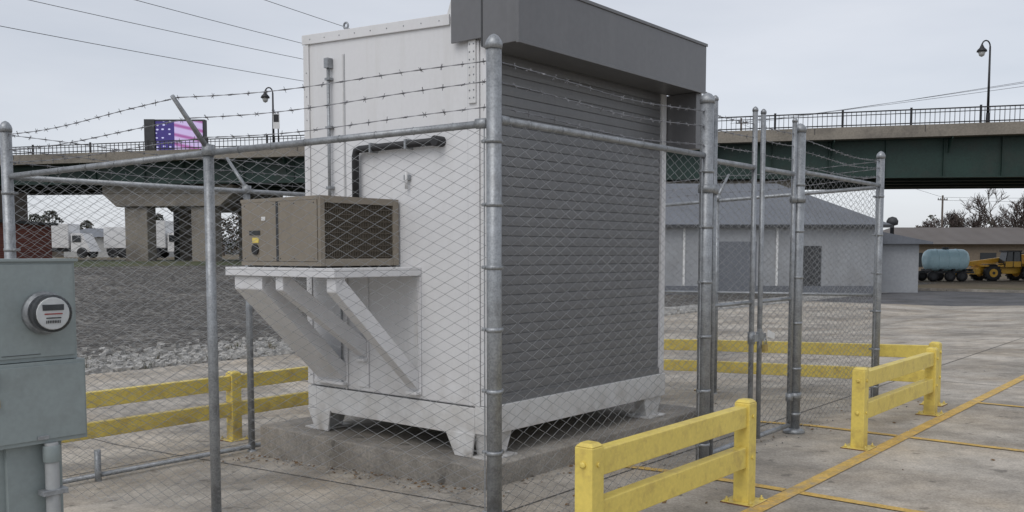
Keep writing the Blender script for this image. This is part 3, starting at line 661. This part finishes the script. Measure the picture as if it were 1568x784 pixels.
b.hexa([(16.9,44.6,2.103),(20.2,44.6,2.103),(20.2,51.9,2.103),(16.9,51.9,2.103),(16.9,44.6,2.85),(20.2,44.6,2.2),(20.2,51.9,2.2),(16.9,51.9,2.85)])
b.lathe((20.0,49,2.2),[(.1,0),(.1,.9),(.28,.95),(.3,1.15),(.2,1.32),(.02,1.38)],12,M['dark'])
b.done()
e=empty('brown_warehouse'); b=MB('walls',[M['tan'],M['win'],M['roof2']],IDN,e); b.box(35,54,86,98,-.4,2.6); 
for k in range(5): b.box(36.5+k*3.4,38+k*3.4,85.96,85.997,.4,1.7,M['win'])
b.done(); b=MB('roof',[M['roof2']],IDN,e)
b.poly([(34.4,85.4,2.5),(54.6,85.4,2.5),(50,92,4.2),(37.5,92,4.2)]); b.poly([(54.6,85.4,2.5),(54.6,98.6,2.5),(50,92,4.2)]); b.poly([(34.4,98.6,2.5),(34.4,85.4,2.5),(37.5,92,4.2)]); b.poly([(54.6,98.6,2.5),(34.4,98.6,2.5),(37.5,92,4.2),(50,92,4.2)]); b.done()
e=empty('brick_building'); b=MB('walls',[M['brick'],M['win']],IDN,e); b.box(-44,-28.2,51,57,-.3,3.35)
for k in range(4): b.box(-42+k*3.4,-40.6+k*3.4,50.96,50.997,1.4,2.6,M['win'])
b.done(); b=MB('roof',[M['dark'],M['roof2']],IDN,e); b.box(-44.3,-27.9,50.7,57.3,3.353,3.5); b.box(-44,-29.6,52,57,3.503,5.3,M['roof2']); b.done()
def lowb(x0,x1,y,d,h,m,z=.9,rm='roof'):
    e=empty('low_warehouse'); b=MB('walls',[m,M['win'],M['offw']],IDN,e); b.box(x0,x1,y,y+d,z-1,z+h)
    n=max(2,int((x1-x0)/4))
    for k in range(n): 
        xx=x0+(k+.4)*(x1-x0)/n; b.box(xx,xx+1.4,y-.04,y-.004,z+.6,z+h*.6,M['win'])
    b.done(); b=MB('roof',[M[rm]],IDN,e); ym=y+d/2
    b.poly([(x0-.5,y-.5,z+h),(x1+.5,y-.5,z+h),(x1+.5,ym,z+h*1.45),(x0-.5,ym,z+h*1.45)]); b.poly([(x1+.5,y+d+.5,z+h),(x0-.5,y+d+.5,z+h),(x0-.5,ym,z+h*1.45),(x1+.5,ym,z+h*1.45)])
    b.poly([(x1,y,z+h),(x1,y+d,z+h),(x1,ym,z+h*1.45)],m); b.poly([(x0,y+d,z+h),(x0,y,z+h),(x0,ym,z+h*1.45)],m); b.done()
lowb(-54,-44.5,112,14,2.7,M['offw']); lowb(-38,-31,140,12,3.6,M['tan']); lowb(-75,-60,120,12,3,M['tan']); lowb(-24,0,140,16,3.2,M['tan']); lowb(18,40,120,14,3.,M['offw'],0)
# ---------------------------------------------------------------- hills + trees
b=MB('hill',[M['hill']],IDN)
rnd=random.Random(11); prev=None
for i in range(0,241):
    x=-420+i*4; k=1 if x<0 else max(.35,1-x/60)
    h=(7+9*max(0,math.sin(i*.045+1.0)))*k+1.6*math.sin(i*.31)*k+rnd.uniform(-.8,.8)*k
    cur=[(x,300,.5),(x,312,h*.8+rnd.uniform(-.4,.4)),(x,330,h),(x,380,.5)]
    if prev:
        for a,c_ in zip(range(3),range(1,4)): b.poly([prev[a],cur[a],cur[c_],prev[c_]],smooth=False)
    prev=cur
b.done()
def treeline(name,x0,x1,y,zb,hm,m1,m2,n,seed,step=(2.0,4.6)):
    rnd=random.Random(seed); b=MB(name,[m1,m2,M['bark']],IDN)
    cl=[]; x=x0
    while x<x1:
        h=hm*rnd.uniform(.45,1.1); cl.append((x,y+rnd.uniform(-6,6),h,rnd.uniform(2.5,4.5)*min(1,hm/8),rnd.random()<.45)); x+=rnd.uniform(*step)
    for (x,yy,h,w,br_) in cl:
        b.tube([(x,yy,zb-.5),(x+rnd.uniform(-.4,.4),yy,zb+h*.6)],.28,5,M['bark'],False,r2=.1)
        for k in range(int(n*h/hm)):
            f=rnd.random()**.8; z=zb+.2+f*(h-.4); rr=w*(1-.8*f**2)*(rnd.random()**.5)
            a=rnd.uniform(0,6.28); c=Vector((x+rr*math.cos(a),yy+rr*.7*math.sin(a),z)); sz=rnd.uniform(.14,.40)
            u=Vector((rnd.uniform(-1,1),rnd.uniform(-1,1),rnd.uniform(-1,1))).normalized()*sz; v=u.orthogonal().normalized()*sz*rnd.uniform(.5,1)
            b.poly([c-u,c+v,c+u*rnd.uniform(.4,1),c-v],m2 if (br_ ^ (rnd.random()<.2)) else m1)
    b.done()
treeline('tree_line',-125,-2,172,1.2,9,M['leaf'],M['leaf2'],520,3)
treeline('tree_line',20,190,190,-.2,9,M['leaf2'],M['leaf'],300,5)
treeline('tree_line',42,110,116,-.2,6.6,M['leaf2'],M['leaf'],420,9,(1.5,3.4))
def bare(x,y,h,seed,zb=-.25):
    rnd=random.Random(seed); b=MB('bare_tree',[M['bark'],M['twig']],IDN)
    def grow(p,d,L,r,lv):
        q=p+d*L; mid=p.lerp(q,.5)+Vector((rnd.uniform(-1,1),rnd.uniform(-1,1),rnd.uniform(-.5,.5)))*L*.06
        b.tube([p,mid,q],r,5 if lv<2 else 3,M['bark'] if lv<3 else M['twig'],False,r2=r*.6)
        if lv>=5: return
        for k in range(3 if lv<3 else 5):
            ax=Vector((rnd.uniform(-1,1),rnd.uniform(-1,1),rnd.uniform(-.3,.5))).normalized()
            nd=(d*.75+ax*rnd.uniform(.45,.85)+Vector((0,0,.12))).normalized()
            st=p.lerp(q,rnd.uniform(.4,1.)) if k else q
            grow(st,nd,L*rnd.uniform(.6,.82),max(.026,r*.58),lv+1)
    grow(Vector((x,y,zb)),Vector((rnd.uniform(-.05,.05),0,1)).normalized(),h*.30,h*.024,0)
    b.done()
for i,(x,y,h) in enumerate(((46.5,101,7.2),(49.2,102,8.4),(51.8,100,10.2),(54.2,101,10.8),(56.5,100,10.),(53,106,9.),(60,100,10),(66,100,9))): bare(x,y,h,20+i)
# ---------------------------------------------------------------- vehicles
def wheel(b,x,y,z,r,w):
    b.lathe((x,y-w/2,z),[(r*.6,0),(r*.93,.02),(r,.07),(r,w-.07),(r*.93,w-.02),(r*.6,w)],20,M['black'],ax=(0,1,0))
    b.lathe((x,y-w/2-.02,z),[(r*.5,0),(r*.55,.06)],14,M['machy'],ax=(0,1,0)); b.lathe((x,y-w/2-.04,z),[(r*.18,0),(r*.18,.05)],10,M['dark'],ax=(0,1,0))
    n=16
    for i in range(n):
        a=2*math.pi*i/n; c=Vector((x+math.cos(a)*r,y,z+math.sin(a)*r)); d=Vector((math.cos(a),0,math.sin(a))); tg=Vector((-d.z,0,d.x))
        def T(p,c=c,d=d,tg=tg): return c+tg*p[0]+Vector((0,1,0))*p[1]+d*p[2]
        b.box(-.04,.04,-w/2+.03,w/2-.03,-.02,.035,M['black'],T)
e=empty('telehandler'); bx,by,bz=31.9,63.5,-.25
b=MB('wheels',[M['black'],M['machy'],M['dark']],IDN,e)
for x in(bx+.95,bx+3.5):
    for y in(by,by+1.9): wheel(b,x,y,bz+.56,.56,.42)
b.done()
b=MB('chassis',[M['machy'],M['dark']],IDN,e)
b.box(bx+.2,bx+4.6,by+.5,by+1.4,bz+.5,bz+.95); b.box(bx-.1,bx+.25,by+.2,by+1.7,bz+.45,bz+.85)
b.hexa([(bx+2.9,by+.25,bz+.97),(bx+5.0,by+.25,bz+.97),(bx+5.0,by+1.7,bz+.97),(bx+2.9,by+1.7,bz+.97),(bx+2.9,by+.25,bz+1.55),(bx+4.7,by+.25,bz+1.4),(bx+4.7,by+1.7,bz+1.4),(bx+2.9,by+1.7,bz+1.55)])
for x in(bx+.95,bx+3.5): b.box(x-.62,x+.62,by-.2,by+.3,bz+1.17,bz+1.22)
b.box(bx+.4,bx+1.7,by-.1,by+1.9,bz+.97,bz+1.1)
b.done(.03)
b=MB('cab',[M['win'],M['machy'],M['dark']],IDN,e)
b.hexa([(bx+1.75,by-.1,bz+.97),(bx+2.85,by-.1,bz+.97),(bx+2.85,by+.9,bz+.97),(bx+1.75,by+.9,bz+.97),(bx+1.95,by-.05,bz+2.0),(bx+2.8,by-.05,bz+2.0),(bx+2.8,by+.85,bz+2.0),(bx+1.95,by+.85,bz+2.0)],M['win'])
b.box(bx+1.85,bx+2.9,by-.12,by+.95,bz+2.003,bz+2.1,M['dark'])
for p,q in(((bx+1.73,bz+.97),(bx+1.93,bz+2.0)),((bx+2.87,bz+.97),(bx+2.82,bz+2.0)),((bx+2.3,bz+.97),(bx+2.35,bz+2.0))):
    b.tube([(p[0],by-.12,p[1]),(q[0],by-.08,q[1])],.035,6,M['dark'])
b.box(bx+1.74,bx+2.86,by-.13,by-.101,bz+.97,bz+1.35,M['machy'])
b.done()
b=MB('boom',[M['machy'],M['dark']],IDN,e)
b.hexa([(bx-.7,by+1.0,bz+.95),(bx+4.9,by+1.0,bz+1.65),(bx+4.9,by+1.35,bz+1.65),(bx-.7,by+1.35,bz+.95),(bx-.7,by+1.0,bz+1.25),(bx+4.9,by+1.0,bz+2.0),(bx+4.9,by+1.35,bz+2.0),(bx-.7,by+1.35,bz+1.25)])
b.hexa([(bx-1.2,by+1.05,bz+.35),(bx-.9,by+1.05,bz+.35),(bx-.9,by+1.3,bz+.35),(bx-1.2,by+1.3,bz+.35),(bx-1.0,by+1.05,bz+1.2),(bx-.6,by+1.05,bz+1.2),(bx-.6,by+1.3,bz+1.2),(bx-1.0,by+1.3,bz+1.2)])
b.done(.02)
e=empty('water_tank_trailer'); bx,by,bz=28.15,62.6,-.25
b=MB('tank',[M['tank'],M['dark']],IDN,e)
b.lathe((bx,by+.8,bz+1.45),[(.3,0),(.62,.08),(.72,.25),(.74,.4),(.74,2.45),(.72,2.6),(.62,2.77),(.3,2.85)],28,M['tank'],ax=(1,0,0))
for x in(.7,1.4,2.1): b.lathe((bx+x,by+.8,bz+1.45),[(.74,-.03),(.765,-.03),(.765,.03),(.74,.03)],28,M['tank'],ax=(1,0,0))
b.lathe((bx+1.4,by+.8,bz+2.15),[(.22,0),(.22,.12),(.18,.16)],14,M['dark']); b.done()
b=MB('trailer_frame',[M['dark'],M['black'],M['machy']],IDN,e)
b.box(bx-.2,bx+3.1,by+.15,by+.28,bz+.55,bz+.68); b.box(bx-.2,bx+3.1,by+1.32,by+1.45,bz+.55,bz+.68)
for x in(.1,.9,1.7,2.5,2.9): b.box(bx+x,bx+x+.1,by+.1,by+1.5,bz+.69,bz+.85)
b.tube([(bx-.2,by+.2,bz+.6),(bx-1.7,by+.8,bz+.55)],.05,6); b.tube([(bx-.2,by+1.4,bz+.6),(bx-1.7,by+.8,bz+.55)],.05,6)
for x in(.2,1.35,2.15):
    for y in(by-.1,by+1.6): b.lathe((bx+x,y-.12,bz+.36),[(.2,0),(.36,.03),(.36,.22),(.2,.25)],16,M['black'],ax=(0,1,0)); b.lathe((bx+x,y-.14,bz+.36),[(.16,0),(.16,.03)],12,M['dark'],ax=(0,1,0))
b.box(bx-2.6,bx-.5,by+.3,by+1.2,bz+.45,bz+.6); b.lathe((bx-2.0,by+.1,bz+.3),[(.15,0),(.3,.03),(.3,.2),(.15,.22)],14,M['black'],ax=(0,1,0)); b.box(bx-2.3,bx-1.4,by+.4,by+1.1,bz+.6,bz+1.1)
b.done()
def truck(x,y,L,h,z=1.2):
    e=empty('box_truck')
    b=MB('cargo_box',[M['trk'],M['dark']],IDN,e); b.box(x,x+L,y,y+2.4,z+.95,z+h); b.box(x+.1,x+L+1.6,y+.3,y+2.1,z+.6,z+.93,M['dark']); b.done(.04)
    b=MB('cab',[M['trk'],M['win'],M['dark'],M['black']],IDN,e)
    b.hexa([(x+L+.15,y+.1,z+.6),(x+L+2.0,y+.1,z+.6),(x+L+2.0,y+2.3,z+.6),(x+L+.15,y+2.3,z+.6),(x+L+.15,y+.15,z+2.3),(x+L+1.2,y+.15,z+2.3),(x+L+1.2,y+2.25,z+2.3),(x+L+.15,y+2.25,z+2.3)])
    b.box(x+L+.3,x+L+1.1,y+.06,y+.098,z+1.5,z+2.1,M['win'])
    for xx in(x+.8,x+1.9,x+L+1.2):
        for yy in(y,y+2.1): b.lathe((xx,yy,z+.5),[(.25,0),(.5,.03),(.5,.27),(.25,.3)],16,M['black'],ax=(0,1,0))
    b.done(.03)
truck(-34.2,84,2.9,3.4); truck(-46.5,86,5.5,3.2); truck(-26.2,92,4.5,3.1); truck(-39.5,90,3.2,3.)
# ---------------------------------------------------------------- utility poles and lines
def upole(x,y,zb,zt):
    b=MB('utility_pole',[M['bark'],M['dark']],IDN); b.tube([(x,y,zb-.3),(x,y,zt)],.12,10,r2=.09); b.box(x-.5,x+.5,y-.05,y+.05,zt-.5,zt-.42,M['bark'])
    for k in(-.45,-.2,.2,.45): b.lathe((x+k,y,zt-.42),[(.03,0),(.05,.06),(.04,.14),(.01,.17)],8,M['dark'])
    b.done()
upole(-.5,66,0,13); upole(21,86,-.2,14); upole(44.3,96,-.2,7.6)
pl=MB('power_lines',[M['dark']],IDN)
def wire(p,q,r=.013,sag=.4):
    p=Vector(p);q=Vector(q); pl.tube([p.lerp(q,i/16)+Vector((0,0,-sag*4*(i/16)*(1-i/16))) for i in range(17)],r,4,caps=False)
wire((-30.2,25,12.4),(-1.1,66,12.7)); wire((-29,25.5,10.8),(-.6,66,11.6)); wire((-25,25.5,12.6),(-.1,66,13)); wire((-21,22.,12.8),(.4,66,13.6),sag=.2)
for dx,z in((-1,12.3),(-.4,12.9),(.6,13.4)): wire((21+dx,86,13.5),(48+dx,38,z),sag=.3)
wire((21,86,13.5),(44.3,96,7.4),sag=.3); wire((44.3,96,7.4),(80,92,8.0),sag=.4); wire((44.1,96,7.1),(80,92,7.4),sag=.4)
pl.done()
# ---------------------------------------------------------------- world
w=bpy.data.worlds.new('World'); sc.world=w; w.use_nodes=True; nt=w.node_tree; N=nt.nodes; L=nt.links; N.clear()
out=N.new('ShaderNodeOutputWorld'); sky=N.new('ShaderNodeTexSky'); sky.sky_type='NISHITA'; sky.sun_disc=False
EL,AZ=math.radians(50),math.radians(212)
sky.sun_elevation=EL; sky.sun_rotation=AZ
b1=N.new('ShaderNodeBackground'); b1.inputs[1].default_value=.05; 
hs=N.new('ShaderNodeHueSaturation'); hs.inputs['Saturation'].default_value=.35; L.new(sky.outputs[0],hs.inputs['Color']); L.new(hs.outputs[0],b1.inputs[0])
tc=N.new('ShaderNodeTexCoord'); mp=N.new('ShaderNodeMapping'); mp.inputs['Scale'].default_value=(1.6,1.6,7); L.new(tc.outputs['Generated'],mp.inputs[0])
nz=N.new('ShaderNodeTexNoise'); nz.inputs['Scale'].default_value=1.3; nz.inputs['Detail'].default_value=5; nz.inputs['Roughness'].default_value=.5; L.new(mp.outputs[0],nz.inputs['Vector'])
cr=N.new('ShaderNodeValToRGB'); cr.color_ramp.elements[0].position=.3; cr.color_ramp.elements[0].color=(.385,.415,.475,1); cr.color_ramp.elements[1].position=.75; cr.color_ramp.elements[1].color=(.56,.575,.62,1); L.new(nz.outputs[0],cr.inputs[0])
b2=N.new('ShaderNodeBackground'); b2.inputs[1].default_value=.95; L.new(cr.outputs[0],b2.inputs[0])
ad=N.new('ShaderNodeAddShader'); L.new(b1.outputs[0],ad.inputs[0]); L.new(b2.outputs[0],ad.inputs[1]); L.new(ad.outputs[0],out.inputs[0])
sd=bpy.data.lights.new('sun','SUN'); sd.energy=1.1; sd.angle=math.radians(40); sd.color=(1,.97,.93); so=bpy.data.objects.new('sun',sd); sc.collection.objects.link(so)
dirv=Vector((math.sin(AZ)*math.cos(EL),math.cos(AZ)*math.cos(EL),math.sin(EL)))
so.rotation_euler=dirv.to_track_quat('Z','Y').to_euler()
# ---------------------------------------------------------------- camera
cd=bpy.data.cameras.new('camera'); co=bpy.data.objects.new('camera',cd); sc.collection.objects.link(co); sc.camera=co
co.location=(0,0,1.66); co.rotation_euler=(math.radians(86),0,0); cd.sensor_width=36; cd.lens=32.6; cd.shift_y=.0606; cd.clip_end=3000; cd.clip_start=.05
sc.view_settings.view_transform='Standard'; sc.view_settings.look='None'; sc.view_settings.exposure=0
